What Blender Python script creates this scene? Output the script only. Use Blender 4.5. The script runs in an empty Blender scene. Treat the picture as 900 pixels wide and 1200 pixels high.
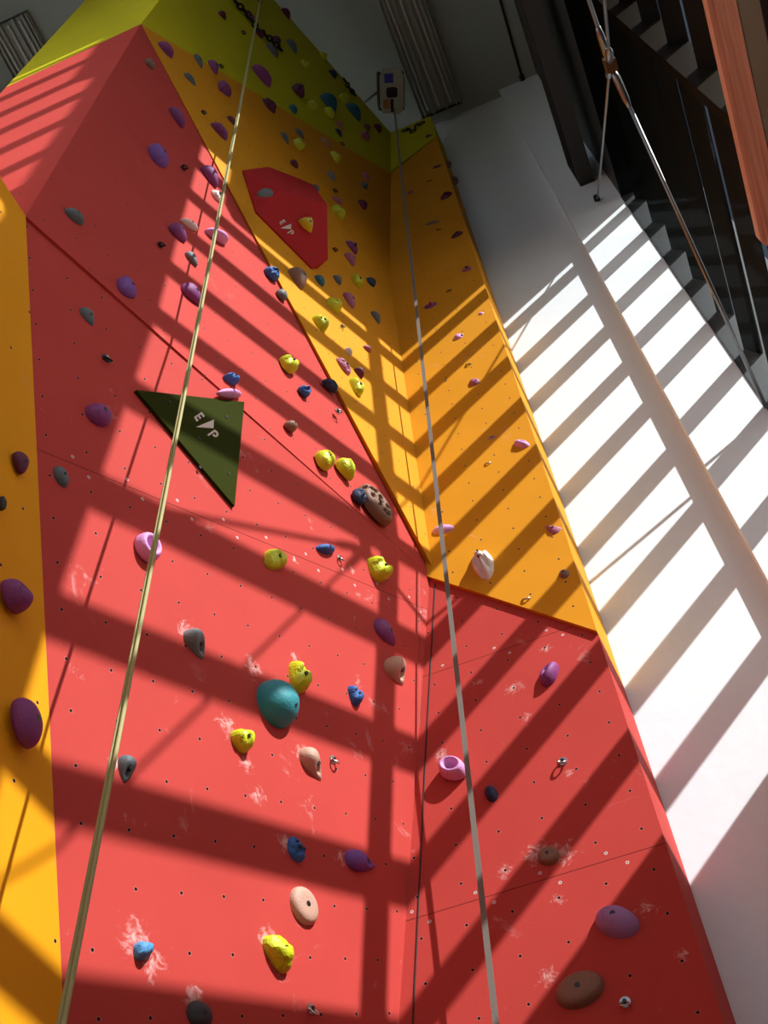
import bpy, bmesh, math, random
from mathutils import Vector, Matrix, noise
from mathutils.geometry import tessellate_polygon
C = bpy.context.scene.collection
H = 1.5                                   # eye height; everything below is measured from the eye, obj() adds H
# ---------------------------------------------------------------- camera
ROT = ((0.92666146, 0.37211545, -0.05318482), (-0.33795353, 0.76279482, -0.55129981), (-0.16457807, 0.52884229, 0.83261029))
R0, R1, R2 = Vector(ROT[0]), Vector(ROT[1]), Vector(ROT[2])
F = 1356.5
def ray(x, y):
    return R0*((x-450)/F) + R1*((y-600)/F) + R2
cd = bpy.data.cameras.new('camera'); cam = bpy.data.objects.new('camera', cd); C.objects.link(cam)
cd.sensor_fit = 'VERTICAL'; cd.sensor_height = 24; cd.lens = 24*F/1200; cd.clip_start = .05; cd.clip_end = 500
m = Matrix((R0, -R1, -R2)).transposed().to_4x4(); m.translation = (0, 0, H); cam.matrix_world = m
bpy.context.scene.camera = cam

class Plane:
    """a wall face: n points into the room"""
    def __init__(s, a, b, c, rot=0., org=None):
        a, b, c = Vector(a), Vector(b), Vector(c)
        s.n = (b-a).cross(c-a).normalized(); s.d = s.n.dot(a)
        if s.d > 0: s.n = -s.n; s.d = -s.d             # normal towards the eye
        s.u = s.n.cross(Vector((0, 0, 1))).normalized(); s.v = s.u.cross(s.n)*-1
        if s.v.z < 0: s.v = -s.v
        s.o = Vector(org) if org else a; s.rot = rot
    def hit(s, x, y, off=0.):
        r = ray(x, y); return r*((s.d+off)/r.dot(s.n))
    def uv(s, p):
        q = p-s.o; a, b = q.dot(s.u), q.dot(s.v); c_, s_ = math.cos(s.rot), math.sin(s.rot)
        return (a*c_+b*s_, -a*s_+b*c_)

# ---------------------------------------------------------------- materials
def nodes(name):
    m = bpy.data.materials.new(name); m.use_nodes = True; t = m.node_tree
    return m, t, t.nodes['Principled BSDF']
def srgb(r, g, b):
    f = lambda c: (c/255/12.92) if c/255 <= .04045 else ((c/255+.055)/1.055)**2.4
    return (f(r), f(g), f(b), 1)
def plain(name, col, rough=.6, metal=0., bump=0., scale=40., var=0.):
    m, t, b = nodes(name); b.inputs['Base Color'].default_value = col
    b.inputs['Roughness'].default_value = rough; b.inputs['Metallic'].default_value = metal
    if var or bump:
        tc = t.nodes.new('ShaderNodeTexCoord'); n = t.nodes.new('ShaderNodeTexNoise'); n.inputs['Scale'].default_value = scale; n.inputs['Detail'].default_value = 5
        t.links.new(tc.outputs['Object'], n.inputs['Vector'])
        if var:
            mx = t.nodes.new('ShaderNodeMix'); mx.data_type = 'RGBA'; mx.inputs[6].default_value = tuple(c*(1-var) for c in col[:3])+(1,)
            mx.inputs[7].default_value = tuple(min(1, c*(1+var)) for c in col[:3])+(1,)
            t.links.new(n.outputs['Fac'], mx.inputs[0]); t.links.new(mx.outputs[2], b.inputs['Base Color'])
        if bump:
            bp = t.nodes.new('ShaderNodeBump'); bp.inputs['Strength'].default_value = bump; bp.inputs['Distance'].default_value = .01
            t.links.new(n.outputs['Fac'], bp.inputs['Height']); t.links.new(bp.outputs['Normal'], b.inputs['Normal'])
    return m
def M(t, op, a, b=None, c=None):
    n = t.nodes.new('ShaderNodeMath'); n.operation = op
    for i, v in enumerate((a, b, c)):
        if v is None: continue
        if isinstance(v, (int, float)): n.inputs[i].default_value = v
        else: t.links.new(v, n.inputs[i])
    return n.outputs[0]
def panel_mat(name, col, su=.19, sv=.197, ou=0., ov=0., chalk=.0, seams=(), hole=.0062, useam=(), spots=()):
    """painted textured plywood: insert holes on a grid, ringed screws along the joints, chalk, joints"""
    m, t, b = nodes(name); b.inputs['Roughness'].default_value = .7; b.inputs['Specular IOR Level'].default_value = .12
    uv = t.nodes.new('ShaderNodeUVMap'); uv.uv_map = 'UVMap'; sp = t.nodes.new('ShaderNodeSeparateXYZ'); t.links.new(uv.outputs[0], sp.inputs[0])
    U, V = sp.outputs[0], sp.outputs[1]
    def cell(x, s, o): return M(t, 'MULTIPLY', M(t, 'SUBTRACT', M(t, 'FRACT', M(t, 'ADD', M(t, 'DIVIDE', M(t, 'SUBTRACT', x, o), s), 100.5)), .5), s)
    du, dv = cell(U, su, ou), cell(V, sv, ov)
    dist = M(t, 'SQRT', M(t, 'ADD', M(t, 'MULTIPLY', du, du), M(t, 'MULTIPLY', dv, dv)))
    hol = M(t, 'LESS_THAN', dist, hole); rim = M(t, 'LESS_THAN', dist, hole*1.3)
    no = t.nodes.new('ShaderNodeTexNoise'); no.inputs['Scale'].default_value = 2.2; no.inputs['Detail'].default_value = 7; t.links.new(uv.outputs[0], no.inputs['Vector'])
    fine = t.nodes.new('ShaderNodeTexNoise'); fine.inputs['Scale'].default_value = 90; fine.inputs['Detail'].default_value = 3; t.links.new(uv.outputs[0], fine.inputs['Vector'])
    def mix(f, a, c):
        n = t.nodes.new('ShaderNodeMix'); n.data_type = 'RGBA'
        for i, v in ((0, f), (6, a), (7, c)):
            if isinstance(v, (tuple, int, float)): n.inputs[i].default_value = v
            else: t.links.new(v, n.inputs[i])
        return n.outputs[2]
    dark = tuple(c*.9 for c in col[:3])+(1,); lite = tuple(min(1, c*1.08+.004) for c in col[:3])+(1,)
    base = mix(no.outputs['Fac'], dark, lite)
    if chalk:
        cn = t.nodes.new('ShaderNodeTexNoise'); cn.inputs['Scale'].default_value = 3.1; cn.inputs['Detail'].default_value = 9; cn.inputs['Roughness'].default_value = .72; cn.inputs['Distortion'].default_value = .7
        t.links.new(uv.outputs[0], cn.inputs['Vector'])
        f = M(t, 'MULTIPLY', M(t, 'MINIMUM', M(t, 'MAXIMUM', M(t, 'MULTIPLY', M(t, 'SUBTRACT', cn.outputs['Fac'], .61), 7.), 0.), 1.), chalk)
        base = mix(f, base, srgb(225, 205, 200))
    if spots:                                                          # chalk dust rubbed on around the holds
        sn = t.nodes.new('ShaderNodeTexNoise'); sn.inputs['Scale'].default_value = 22; sn.inputs['Detail'].default_value = 8; sn.inputs['Roughness'].default_value = .75; sn.inputs['Distortion'].default_value = 1.2
        t.links.new(uv.outputs[0], sn.inputs['Vector']); acc = 0.
        for su_, sv_, r_ in spots:
            du_, dv__ = M(t, 'SUBTRACT', U, su_), M(t, 'SUBTRACT', V, sv_)
            dd_ = M(t, 'SQRT', M(t, 'ADD', M(t, 'MULTIPLY', du_, du_), M(t, 'MULTIPLY', dv__, dv__)))
            acc = M(t, 'MAXIMUM', acc, M(t, 'SUBTRACT', 1., M(t, 'DIVIDE', dd_, r_)))
        f = M(t, 'MULTIPLY', M(t, 'MINIMUM', M(t, 'MAXIMUM', M(t, 'MULTIPLY', M(t, 'SUBTRACT', M(t, 'ADD', sn.outputs['Fac'], M(t, 'MULTIPLY', acc, .32)), .68), 5.), 0.), 1.), .6)
        base = mix(f, base, srgb(232, 214, 208))
    base = mix(M(t, 'MULTIPLY', rim, .22), base, srgb(235, 200, 190))
    base = mix(hol, base, (.004, .003, .003, 1))
    for s in seams:
        base = mix(M(t, 'LESS_THAN', M(t, 'ABSOLUTE', M(t, 'SUBTRACT', V, s)), .0022), base, tuple(c*.35 for c in col[:3])+(1,))
        for off in (.035, -.035):                                     # white screw heads along the joint
            su2 = cell(U, .27, .1+off); sv2 = M(t, 'SUBTRACT', V, s+off)
            sd = M(t, 'SQRT', M(t, 'ADD', M(t, 'MULTIPLY', su2, su2), M(t, 'MULTIPLY', sv2, sv2)))
            base = mix(M(t, 'MULTIPLY', M(t, 'LESS_THAN', sd, .0075), .8), base, srgb(215, 205, 200)); base = mix(M(t, 'LESS_THAN', sd, .003), base, (.05, .04, .04, 1))
    for s in useam:
        base = mix(M(t, 'LESS_THAN', M(t, 'ABSOLUTE', M(t, 'SUBTRACT', U, s)), .0022), base, tuple(c*.35 for c in col[:3])+(1,))
    t.links.new(base, b.inputs['Base Color'])
    bp = t.nodes.new('ShaderNodeBump'); bp.inputs['Strength'].default_value = .12; bp.inputs['Distance'].default_value = .003
    t.links.new(fine.outputs['Fac'], bp.inputs['Height']); t.links.new(bp.outputs['Normal'], b.inputs['Normal'])
    return m

RED = (.47, .050, .040, 1); ORANGE = (.66, .27, .008, 1); YELLOW = srgb(196, 186, 22); LORANGE = (.74, .31, .005, 1)
MAT = {
 'purple': srgb(128, 52, 118), 'violet': srgb(120, 72, 160), 'maroon': srgb(92, 26, 62), 'mauve': srgb(168, 92, 120), 'pink': srgb(214, 150, 205),
 'gray': srgb(112, 118, 122), 'dark': srgb(46, 48, 54), 'teal': srgb(40, 140, 150), 'deepteal': srgb(30, 92, 118), 'blue': srgb(42, 92, 160), 'navy': srgb(28, 44, 80),
 'sky': srgb(70, 140, 190), 'lilac': srgb(158, 118, 176), 'lime': srgb(196, 204, 22), 'olive': srgb(205, 190, 40), 'tan': srgb(190, 150, 130), 'brown': srgb(130, 96, 78), 'clay': srgb(176, 120, 92), 'white': srgb(232, 214, 210), 'slate': srgb(88, 98, 104)}
HM = {k: plain('hold_'+k, v, .62 if k not in ('lime', 'olive') else .42, bump=.25, scale=120, var=.1) for k, v in MAT.items()}
metal = plain('steel', srgb(190, 190, 185), .3, 1.)
boltm = plain('bolt_steel', srgb(60, 60, 62), .35, .8)
blackm = plain('black_metal', srgb(24, 24, 26), .5, .3)
darkal = plain('dark_aluminium', srgb(46, 49, 50), .55, .2)
bladem = plain('louver_paint', srgb(52, 55, 54), .6, .1, bump=.05, scale=8, var=.08)
beamm = plain('beam_paint', srgb(44, 48, 50), .6, .1, bump=.05, scale=6, var=.1)
brownal = plain('bronze_mullion', srgb(88, 74, 60), .5, .3)
whitew = plain('white_plaster', srgb(231, 236, 240), .85, bump=.15, scale=14, var=.035)
ceilm = plain('ceiling_paint', srgb(146, 154, 146), .9, bump=.1, scale=6, var=.05)
floorm = plain('floor_rubber', srgb(120, 112, 104), .8, bump=.1, scale=30, var=.1)
woodm = None
logom = plain('logo_paint', srgb(214, 196, 186), .6)

# ---------------------------------------------------------------- mesh helpers
def obj(name, verts, faces, mat, parent=None, org=(0, 0, 0), smooth=False, uvp=None, mats=None):
    org = Vector(org); me = bpy.data.meshes.new(name)
    me.from_pydata([tuple(Vector(v)-org) for v in verts], [], faces)
    if uvp:
        l = me.uv_layers.new(name='UVMap')
        for lp in me.loops: l.data[lp.index].uv = uvp.uv(Vector(verts[lp.vertex_index]))
    for mm_ in (mat if isinstance(mat, (list, tuple)) else [mat]): me.materials.append(mm_)
    if mats:
        for p, i in zip(me.polygons, mats): p.material_index = i
    bm = bmesh.new(); bm.from_mesh(me); bmesh.ops.recalc_face_normals(bm, faces=bm.faces); bm.to_mesh(me); bm.free()
    if smooth:
        for p in me.polygons: p.use_smooth = True
    me.update()
    o = bpy.data.objects.new(name, me); C.objects.link(o)
    if parent is not None:
        o.parent = parent; o.location = org-Vector(parent['_org'])
    else:
        o.location = org+Vector((0, 0, H)); o['_org'] = tuple(org)
    if parent is not None: o['_org'] = tuple(org)
    return o
def empty(name, org, label=None, cat=None, group=None, kind=None):
    o = bpy.data.objects.new(name, None); C.objects.link(o); o.location = Vector(org)+Vector((0, 0, H)); o['_org'] = tuple(org); o.empty_display_size = .1
    return tag(o, label, cat, group, kind)
def tag(o, label=None, cat=None, group=None, kind=None):
    for k, v in (('label', label), ('category', cat), ('group', group), ('kind', kind)):
        if v: o[k] = v
    return o
class MB:
    def __init__(s): s.v = []; s.f = []; s.m = []
    def add(s, vs, fs, mi=0):
        k = len(s.v); s.v += [Vector(v) for v in vs]; s.f += [tuple(i+k for i in f) for f in fs]; s.m += [mi]*len(fs)
    def box(s, a, b, mi=0):
        (x0, y0, z0), (x1, y1, z1) = a, b
        s.add([(x0, y0, z0), (x1, y0, z0), (x1, y1, z0), (x0, y1, z0), (x0, y0, z1), (x1, y0, z1), (x1, y1, z1), (x0, y1, z1)],
              [(0, 1, 2, 3), (4, 5, 6, 7), (0, 1, 5, 4), (1, 2, 6, 5), (2, 3, 7, 6), (3, 0, 4, 7)], mi)
    def obox(s, c, ax, ay, az, mi=0):          # centre and three half axes
        c, ax, ay, az = map(Vector, (c, ax, ay, az))
        s.add([c-ax-ay-az, c+ax-ay-az, c+ax+ay-az, c-ax+ay-az, c-ax-ay+az, c+ax-ay+az, c+ax+ay+az, c-ax+ay+az],
              [(0, 1, 2, 3), (4, 5, 6, 7), (0, 1, 5, 4), (1, 2, 6, 5), (2, 3, 7, 6), (3, 0, 4, 7)], mi)
    def prism(s, pts, nrm, th, mi=0, side=None):
        """pts = front face loop, thickness th away from nrm"""
        pts = [Vector(p) for p in pts]; back = [p-Vector(nrm)*th for p in pts]; n = len(pts)
        tri = tessellate_polygon([pts])
        s.add(pts+back, [tuple(t) for t in tri]+[tuple(i+n for i in t) for t in tri], mi)
        s.add(pts+back, [(i, (i+1) % n, (i+1) % n+n, i+n) for i in range(n)], mi if side is None else side)
    def tube(s, pts, r, n=10, mi=0, cap=True):
        pts = [Vector(p) for p in pts]; rr = r if isinstance(r, (list, tuple)) else [r]*len(pts); vs = []; fs = []
        ref = None
        for i, p in enumerate(pts):
            d = (pts[min(i+1, len(pts)-1)]-pts[max(i-1, 0)]).normalized()
            if ref is None: ref = d.orthogonal().normalized()
            a = (ref-d*ref.dot(d)).normalized(); b = d.cross(a); ref = a
            vs += [p+(a*math.cos(2*math.pi*k/n)+b*math.sin(2*math.pi*k/n))*rr[i] for k in range(n)]
        for i in range(len(pts)-1):
            fs += [(i*n+k, i*n+(k+1) % n, (i+1)*n+(k+1) % n, (i+1)*n+k) for k in range(n)]
        if cap: fs += [tuple(range(n)), tuple(range((len(pts)-1)*n, len(pts)*n))]
        s.add(vs, fs, mi)
    def torus(s, c, a, b, R, r, n=16, k=8, mi=0, sx=1.):
        c, a, b = Vector(c), Vector(a).normalized(), Vector(b).normalized(); w = a.cross(b); vs = []
        for i in range(n):
            t = 2*math.pi*i/n; d = a*math.cos(t)*sx+b*math.sin(t); dn = d.normalized()
            for j in range(k):
                q = 2*math.pi*j/k; vs.append(c+d*R+(dn*math.cos(q)+w*math.sin(q))*r)
        s.add(vs, [(i*k+j, i*k+(j+1) % k, ((i+1) % n)*k+(j+1) % k, ((i+1) % n)*k+j) for i in range(n) for j in range(k)], mi)
    def build(s, name, mat, parent=None, org=(0, 0, 0), smooth=False, uvp=None):
        return obj(name, s.v, s.f, mat, parent, org, smooth, uvp, s.m)

# ---------------------------------------------------------------- planes of the climbing wall
YR = 3.71
PR = Plane((0, YR, 0), (1, YR, 0), (0, YR, 1), 0, (-.794, YR, 3.030))
A = Vector((-1.829, 1.095, 4.961)); B = Vector((-.913, 3.755, 5.075))
crb = PR.hit(467, 1200)
AL = A-Vector((.94, -.32, -.11))*.014                                  # the leaning slab sits a little behind the upper wall
PL = Plane(AL, B, crb, 0, AL)
PV = Plane((-1.83, 1.09, 0), (-1.83, 1.09, 5), (-.891, 3.71, 5), 0)
crease_k = PR.hit(459, 330); apex = Vector((-1.83, 1.09, 9.09)); crease_t = PR.hit(460, 158); crease_p = PR.hit(460, 205)
PT = Plane(crease_k, apex, crease_t, 0)
PF = Plane((-1.83, 1.09, 0), (-1.83, 1.09, 5), (-2.42, 1.02, 5), 0)     # facet left of the ridge
PO = Plane(A, A+Vector((0, 0, -1)), (-1.766, 2.364, 1.87), 0)            # orange wall at the far left
ZT = crease_t.z
S = PL.uv(PL.hit(262.3, 1050.7)); PL.rot = 0
PL.rot = math.atan2(PL.uv(PL.hit(309, 1054.7))[1]-S[1], PL.uv(PL.hit(309, 1054.7))[0]-S[0]); S = PL.uv(PL.hit(262.3, 1050.7))
q0, q1 = PV.uv(PV.hit(210, 317.6)), PV.uv(PV.hit(264.4, 347.5)); PV.rot = math.atan2(q1[1]-q0[1], q1[0]-q0[0])
if abs(PV.rot) > 1.57: PV.rot -= math.copysign(math.pi, PV.rot)
if abs(PL.rot) > 1.57: PL.rot -= math.copysign(math.pi, PL.rot)
S = PL.uv(PL.hit(262.3, 1050.7)); SV = PV.uv(PV.hit(210, 317.6)); SVs = PL.uv(PL.hit(150, 570))[1]
LC = srgb(205, 62, 62)
seamR = (PR.uv(PR.hit(520, 785))[1], PR.uv(PR.hit(600, 1042))[1])
def spots_of(pl, pts): return [pl.uv(pl.hit(x, y))+(r,) for x, y, r in pts]
SPL = spots_of(PL, [(157, 1098, .12), (178, 1128, .09), (218, 738, .09), (265, 850, .09), (302, 930, .08), (296, 782, .09), (352, 880, .08), (334, 988, .07), (312, 1100, .08), (228, 1172, .07), (412, 668, .05), (135, 895, .05), (420, 800, .05), (345, 655, .04), (345, 770, .05), (400, 1005, .06), (290, 898, .06)])
SPR = spots_of(PR, [(628, 1000, .1), (660, 1000, .1), (590, 1020, .07), (655, 1055, .06), (600, 808, .07), (618, 842, .06), (518, 884, .07), (640, 760, .06), (645, 1145, .08), (757, 1065, .07), (668, 905, .05), (800, 1120, .06), (560, 800, .05)])
mRedL = panel_mat('red_panel_lower', RED, .192, .192, S[0], S[1], .5, (SVs,), spots=SPL)
mRedR = panel_mat('red_panel_front', RED, .188, .197, 0, 0, .45, seamR, spots=SPR)
mRedV = panel_mat('red_panel_upper', RED, .2, .2, SV[0], SV[1], .12)
mOrV = panel_mat('orange_panel_upper', ORANGE, .2, .2, SV[0], SV[1], .1)
mOrR = panel_mat('orange_panel_front', ORANGE, .188, .197, 0, 0, .25)
mYeT = panel_mat('yellow_panel', YELLOW, .25, .25, 0, 0, .05, hole=.004)
mOrO = panel_mat('orange_panel_left', LORANGE, .33, .33, .1, .12, .15)
mGreen = panel_mat('green_volume', (.026, .032, .0015, 1), .22, .22, .07, .06, 0, hole=.001)
mGreen.node_tree.nodes['Principled BSDF'].inputs['Specular IOR Level'].default_value = .03
mRedVol = panel_mat('red_volume', srgb(176, 34, 38), .2, .2, .05, .05, .35, hole=.006)

wall = empty('climbing_wall', (-1.2, 3.0, -1.5), 'tall faceted indoor climbing wall of red, orange and yellow panels', 'climbing wall')
def panel(name, plane, pts, mat, th=.05, lab=None):
    b = MB(); b.prism(pts, plane.n, th); o = b.build(name, mat, wall, pts[0], uvp=plane)
    if lab: o['label'] = lab
    return o
# lower red slab: down to the floor
dn = (crb-B).normalized(); crf = crb+dn*((-1.5-crb.z)/dn.z)
Lb = PL.hit(75, 1200); dl = (Lb-A).normalized(); Lf = Lb+dl*((-1.5-Lb.z)/dl.z)
panel('red_slab_panel', PL, [AL, B, crb, crf, Lf], mRedL, lab='large red leaning lower panel with bolt-on holds')
w0 = PL.hit(474, 1200, -.002); w1 = PR.hit(484, 1200, -.003); kw = (-1.5-w0.z)/(w0.z-B.z)
wdg = Plane(B, w0, w1, 0); b = MB(); w0f = w0+(w0-B)*kw; w1f = w1+(w1-B)*kw
panel('narrow_wedge_panel', wdg, [B, w0f, w1f], mRedL, .01)
panel('red_wall_panel', PV, [A, B, apex], mRedV, lab='triangular red vertical upper panel')
Bk = Vector((-.891, 3.71, B.z))
panel('orange_wall_panel', PV, [B, Vector((crease_k.x, 3.72, B.z)), crease_k, apex], mOrV, lab='orange upper panel left of the corner crease')
pc = PT.hit(172, 33)
panel('orange_overhang_panel', PT, [apex, crease_k, crease_p], mOrV)
fold = PT.hit(187, 0); fd = (fold-apex).normalized(); ftop = apex+fd*((ZT-apex.z)/fd.z)
panel('yellow_overhang_panel', PT, [apex, crease_p, crease_t, ftop], mYeT, lab='yellow overhanging top panel')
# facet left of the ridge
f1 = PF.hit(7, 102); f1b = Vector((f1.x, f1.y, A.z))
panel('red_side_panel', PF, [A, apex, f1, f1b], mRedV, lab='red facet left of the ridge, striped by light')
dirf = ray(100, 0); f2 = dirf*(ZT/dirf.z)
PY = Plane(apex, f1, f2, 0)
panel('yellow_side_panel', PY, [apex, f1, f2, ftop], mYeT)
# orange wall far left
o1 = Vector((A.x-.07, -.6, A.z)); o2 = Vector((A.x-.07, -.6, -1.5)); Lf2 = Vector((PO.hit(75, 1200).x, Lf.y, -1.5))
panel('orange_side_panel', PO, [A, Lb, Lf, o2, o1], mOrO, lab='orange vertical panel at the far left')
bz = MB(); bz.add([A, f1b, Vector((f1.x, -.6, A.z)), o1], [(0, 1, 2, 3)]); bz.add([A-Vector((0, 0, .03)), f1b-Vector((0, 0, .03)), Vector((f1.x, -.6, A.z-.03)), o1-Vector((0, 0, .03))], [(0, 1, 2, 3)])
bz.build('ledge_panel', mOrO, wall, A, uvp=PO)
# front face beside the white wall
xf, xb = -.158, -.134
s0, s1 = PR.hit(510, 681), PR.hit(700, 743); sl = (s1.z-s0.z)/(s1.x-s0.x)
def fs(x): return s0.z+sl*(x-s0.x)
p1 = PR.hit(512, 163); yb = Vector((xf, YR, crease_p.z+(p1.z-crease_p.z)*(xf-crease_p.x)/(p1.x-crease_p.x)))
def front(name, pts, mat, off=0., lab=None, sidemat=None):
    """front face polygon in (x,z) at YR-off, right side goes back to the white wall"""
    b = MB(); n = len(pts); fr = [Vector((x, YR-off, z)) for x, z in pts]
    bk = [Vector((x+(xb-xf if abs(x-xf) < 1e-4 else 0), 4.08, z)) for x, z in pts]
    tri = tessellate_polygon([fr]); b.add(fr+bk, [tuple(t) for t in tri]+[(i, (i+1) % n, (i+1) % n+n, i+n) for i in range(n)])
    o = b.build(name, mat, wall, fr[0], uvp=PR)
    if lab: o['label'] = lab
    return o
CX = crf.x-.1
front('red_front_panel', [(CX-.25, -1.5), (xf, -1.5), (xf, fs(xf)), (s0.x-.2, fs(s0.x-.2))], mRedR, 0, 'red panel beside the white wall')
front('orange_front_panel', [(s0.x-.15, fs(s0.x-.15)), (xf, fs(xf)), (xf, yb.z), (crease_p.x, crease_p.z), (crease_k.x-.15, crease_k.z)], mOrR, .022, 'orange panel beside the white wall')
front('yellow_front_panel', [(crease_p.x-.05, crease_p.z), (xf, yb.z), (xf, ZT), (crease_t.x-.05, ZT)], panel_mat('yellow_panel_front', YELLOW, .25, .25, 0, 0, .05, hole=.004), .03, 'small yellow panel under the ceiling')
# strips in the corner crease and along the kink: painted shade line below, trim above
def strip(name, pts, r, mat):
    b = MB(); b.tube(pts, r, 6); return b.build(name, mat, wall, pts[0])
trimm = plain('trim_brown', srgb(110, 40, 24), .6)
strip('corner_strip', [PR.hit(484, 1200)+(PR.hit(484, 1200)-B)*.6, PR.hit(484, 1196), PR.hit(499, 880), PR.hit(510, 684)], .004, plain('crease_shadow_gap', srgb(50, 12, 12), .8))  # dark tube standing in for the shade in the lower crease
strip('corner_strip', [PR.hit(510, 680), PR.hit(484, 480), PR.hit(459.5, 330)], .006, trimm)
strip('corner_strip', [PR.hit(459.5, 330), PR.hit(460, 205)], .008, trimm)
strip('panel_joint', [PL.hit(491.5, 668, ), PL.hit(491.5, 930)], .003, trimm)

# ---------------------------------------------------------------- building shell
def struct(name, b, mat): return tag(b.build(name, mat), kind='structure')
YP, YW, XG, ZC = 4.0, 4.085, 1.18, 14.3
xp = .7045
b = MB(); b.box((-5.5, YW, -1.5), (xp+.005, YW+.3, ZC)); b.box((xp, YP, -1.5), (XG+.6, YW+.3, ZC+.3)); struct('wall_front', b, whitew)
b = MB(); b.box((-6, -5, ZC), (XG+.2, YW+.3, ZC+.2)); struct('ceiling', b, ceilm)
b = MB(); b.box((-6, -6, -1.7), (XG+1.5, YW+.3, -1.5)); struct('floor', b, floorm)
ZS, ZH = 4.13, 9.79
b = MB(); b.box((XG+.01, -4.4, -1.5), (1.36, YP, ZS)); struct('wall_right_lower', b, whitew)
b = MB(); b.box((XG+.004, .42, ZH), (1.36, YP, ZC)); b.box((XG+.004, -.93, 10.62), (1.36, .42, ZC)); b.box((XG+.004, -4.4, 12.2), (1.36, -.93, ZC)); struct('wall_right_upper', b, darkal)
b = MB(); b.box((1.38, -.93, -1.5), (1.8, -.27, ZC)); struct('wall_right_pier', b, whitew)
b = MB(); b.box((-6.2, -5, -1.5), (-6, YW, ZC)); struct('wall_left', b, whitew)
# glass
gl = bpy.data.materials.new('window_glass'); gl.use_nodes = True; t = gl.node_tree; t.nodes.clear()
out = t.nodes.new('ShaderNodeOutputMaterial'); ad = t.nodes.new('ShaderNodeAddShader'); tr = t.nodes.new('ShaderNodeBsdfTransparent'); gg = t.nodes.new('ShaderNodeBsdfGlossy')
ge = t.nodes.new('ShaderNodeNewGeometry'); dt = t.nodes.new('ShaderNodeVectorMath'); dt.operation = 'DOT_PRODUCT'; gg.inputs['Roughness'].default_value = .05
t.links.new(ge.outputs['Normal'], dt.inputs[0]); t.links.new(ge.outputs['Incoming'], dt.inputs[1])
rf = M(t, 'ADD', .04, M(t, 'MULTIPLY', .96, M(t, 'POWER', M(t, 'SUBTRACT', 1., M(t, 'ABSOLUTE', dt.outputs['Value'])), 5.)))
tv = M(t, 'POWER', M(t, 'SUBTRACT', 1., rf), 3.5)
def tint(v, c):
    n = t.nodes.new('ShaderNodeMix'); n.data_type = 'RGBA'; n.inputs[6].default_value = (0, 0, 0, 1); n.inputs[7].default_value = c; t.links.new(v, n.inputs[0]); return n.outputs[2]
t.links.new(tint(tv, (.97, 1, .99, 1)), tr.inputs[0]); t.links.new(tint(M(t, 'MULTIPLY', rf, .02), (.9, 1, 1, 1)), gg.inputs[0])
t.links.new(tr.outputs[0], ad.inputs[0]); t.links.new(gg.outputs[0], ad.inputs[1]); t.links.new(ad.outputs[0], out.inputs[0])
TAN = .91
for w, y1 in enumerate((4.0, 1.98, -.04, -2.06)):
    y0 = y1-2.02; ztop = ZH if w == 0 else 12.2
    win = empty('window_%d' % (w+1), (1.25, (y0+y1)/2, ZS), kind='structure')
    ya, yz = y0+.066, y1-.002 if w == 0 else y1
    b = MB(); zt_ = 12.2 if w else ZH; gx_ = XG+.002; b.add([(gx_, y0 if w else ya-.066, ZS), (gx_, yz, ZS), (gx_, yz, zt_), (gx_, ya-.066, zt_)], [(0, 1, 2, 3)]); b.build('window_pane', gl, win, (gx_, ya, ZS))
    # deep fin between two bays: bronze nose inside, dark cheek outside
    b = MB(); b.box((1.186, y0, ZS), (1.36, y0+.066, 12.2), 0); b.build('mullion', brownal, win, (1.18, y0, ZS))
    if w == 0:
        b = MB(); b.box((XG-.002, YP-.006, ZS), (XG+.004, YP+.0, ZH)); b.build('window_jamb', darkal, win, (XG, YP, ZS))
    k = -6
    while True:
        cA = 6.685+.5975*k; zA = cA+TAN*1.277; zB = cA-.198+TAN*1.353
        if zA > ztop: break
        pA, pB = Vector((1.277, ya, zA)), Vector((1.353, ya, zB)); d = (pB-pA).normalized(); nn = Vector((-d.z, 0, d.x))*.007
        L = Vector((0, yz-ya, 0)); b = MB()
        vs = [pA-nn, pB-nn, pB+nn, pA+nn]; b.add(vs+[v+L for v in vs], [(0, 1, 2, 3), (4, 5, 6, 7), (0, 1, 5, 4), (1, 2, 6, 5), (2, 3, 7, 6), (3, 0, 4, 7)])
        b.build('louver_blade', bladem, win, pA); k += 1

# steel beam under the ceiling along the window
bm_ = empty('steel_beam', (1.0, 2.0, 10.4), 'dark painted steel beam running above the window to the white wall', 'beam')
b = MB(); b.box((.93, -.3, 10.38), (1.07, YP, 10.42)); b.build('bottom_flange', beamm, bm_, (.93, -4, 10.38))
b = MB(); b.box((.93, -.3, 10.95), (1.07, YP, 10.99)); b.build('top_flange', beamm, bm_, (.93, -4, 10.95))
b = MB(); b.box((.99, -.3, 10.42), (1.01, YP, 10.95)); b.build('web', beamm, bm_, (1.03, -4, 10.42))
b = MB(); b.box((.93, YP-.015, 10.36), (1.07, YP, 10.95)); b.build('end_plate', beamm, bm_, (.99, YP, 10.3))
b = MB(); b.tube([(1.0, -.3, 11.01), (1.0, YP, 11.01)], .022, 10)
tag(b.build('conduit', plain('conduit_grey', srgb(120, 124, 120), .5), None, (1.0, YP, 11.01), True), 'thin grey conduit pipe running above the dark steel beam', 'pipe')
b = MB(); b.tube([(1.075, 2.0, 14.286), (1.005, 3.99, 14.286)], .014, 8); b.tube([(1.005, 3.93, 14.27), (1.005, 3.998, 14.27)], .03, 8)
tag(b.build('cable', blackm, None, (1.0, 3.99, 14.2), True), 'black cable along the ceiling fixed to the white wall by a clamp', 'cable')

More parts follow.
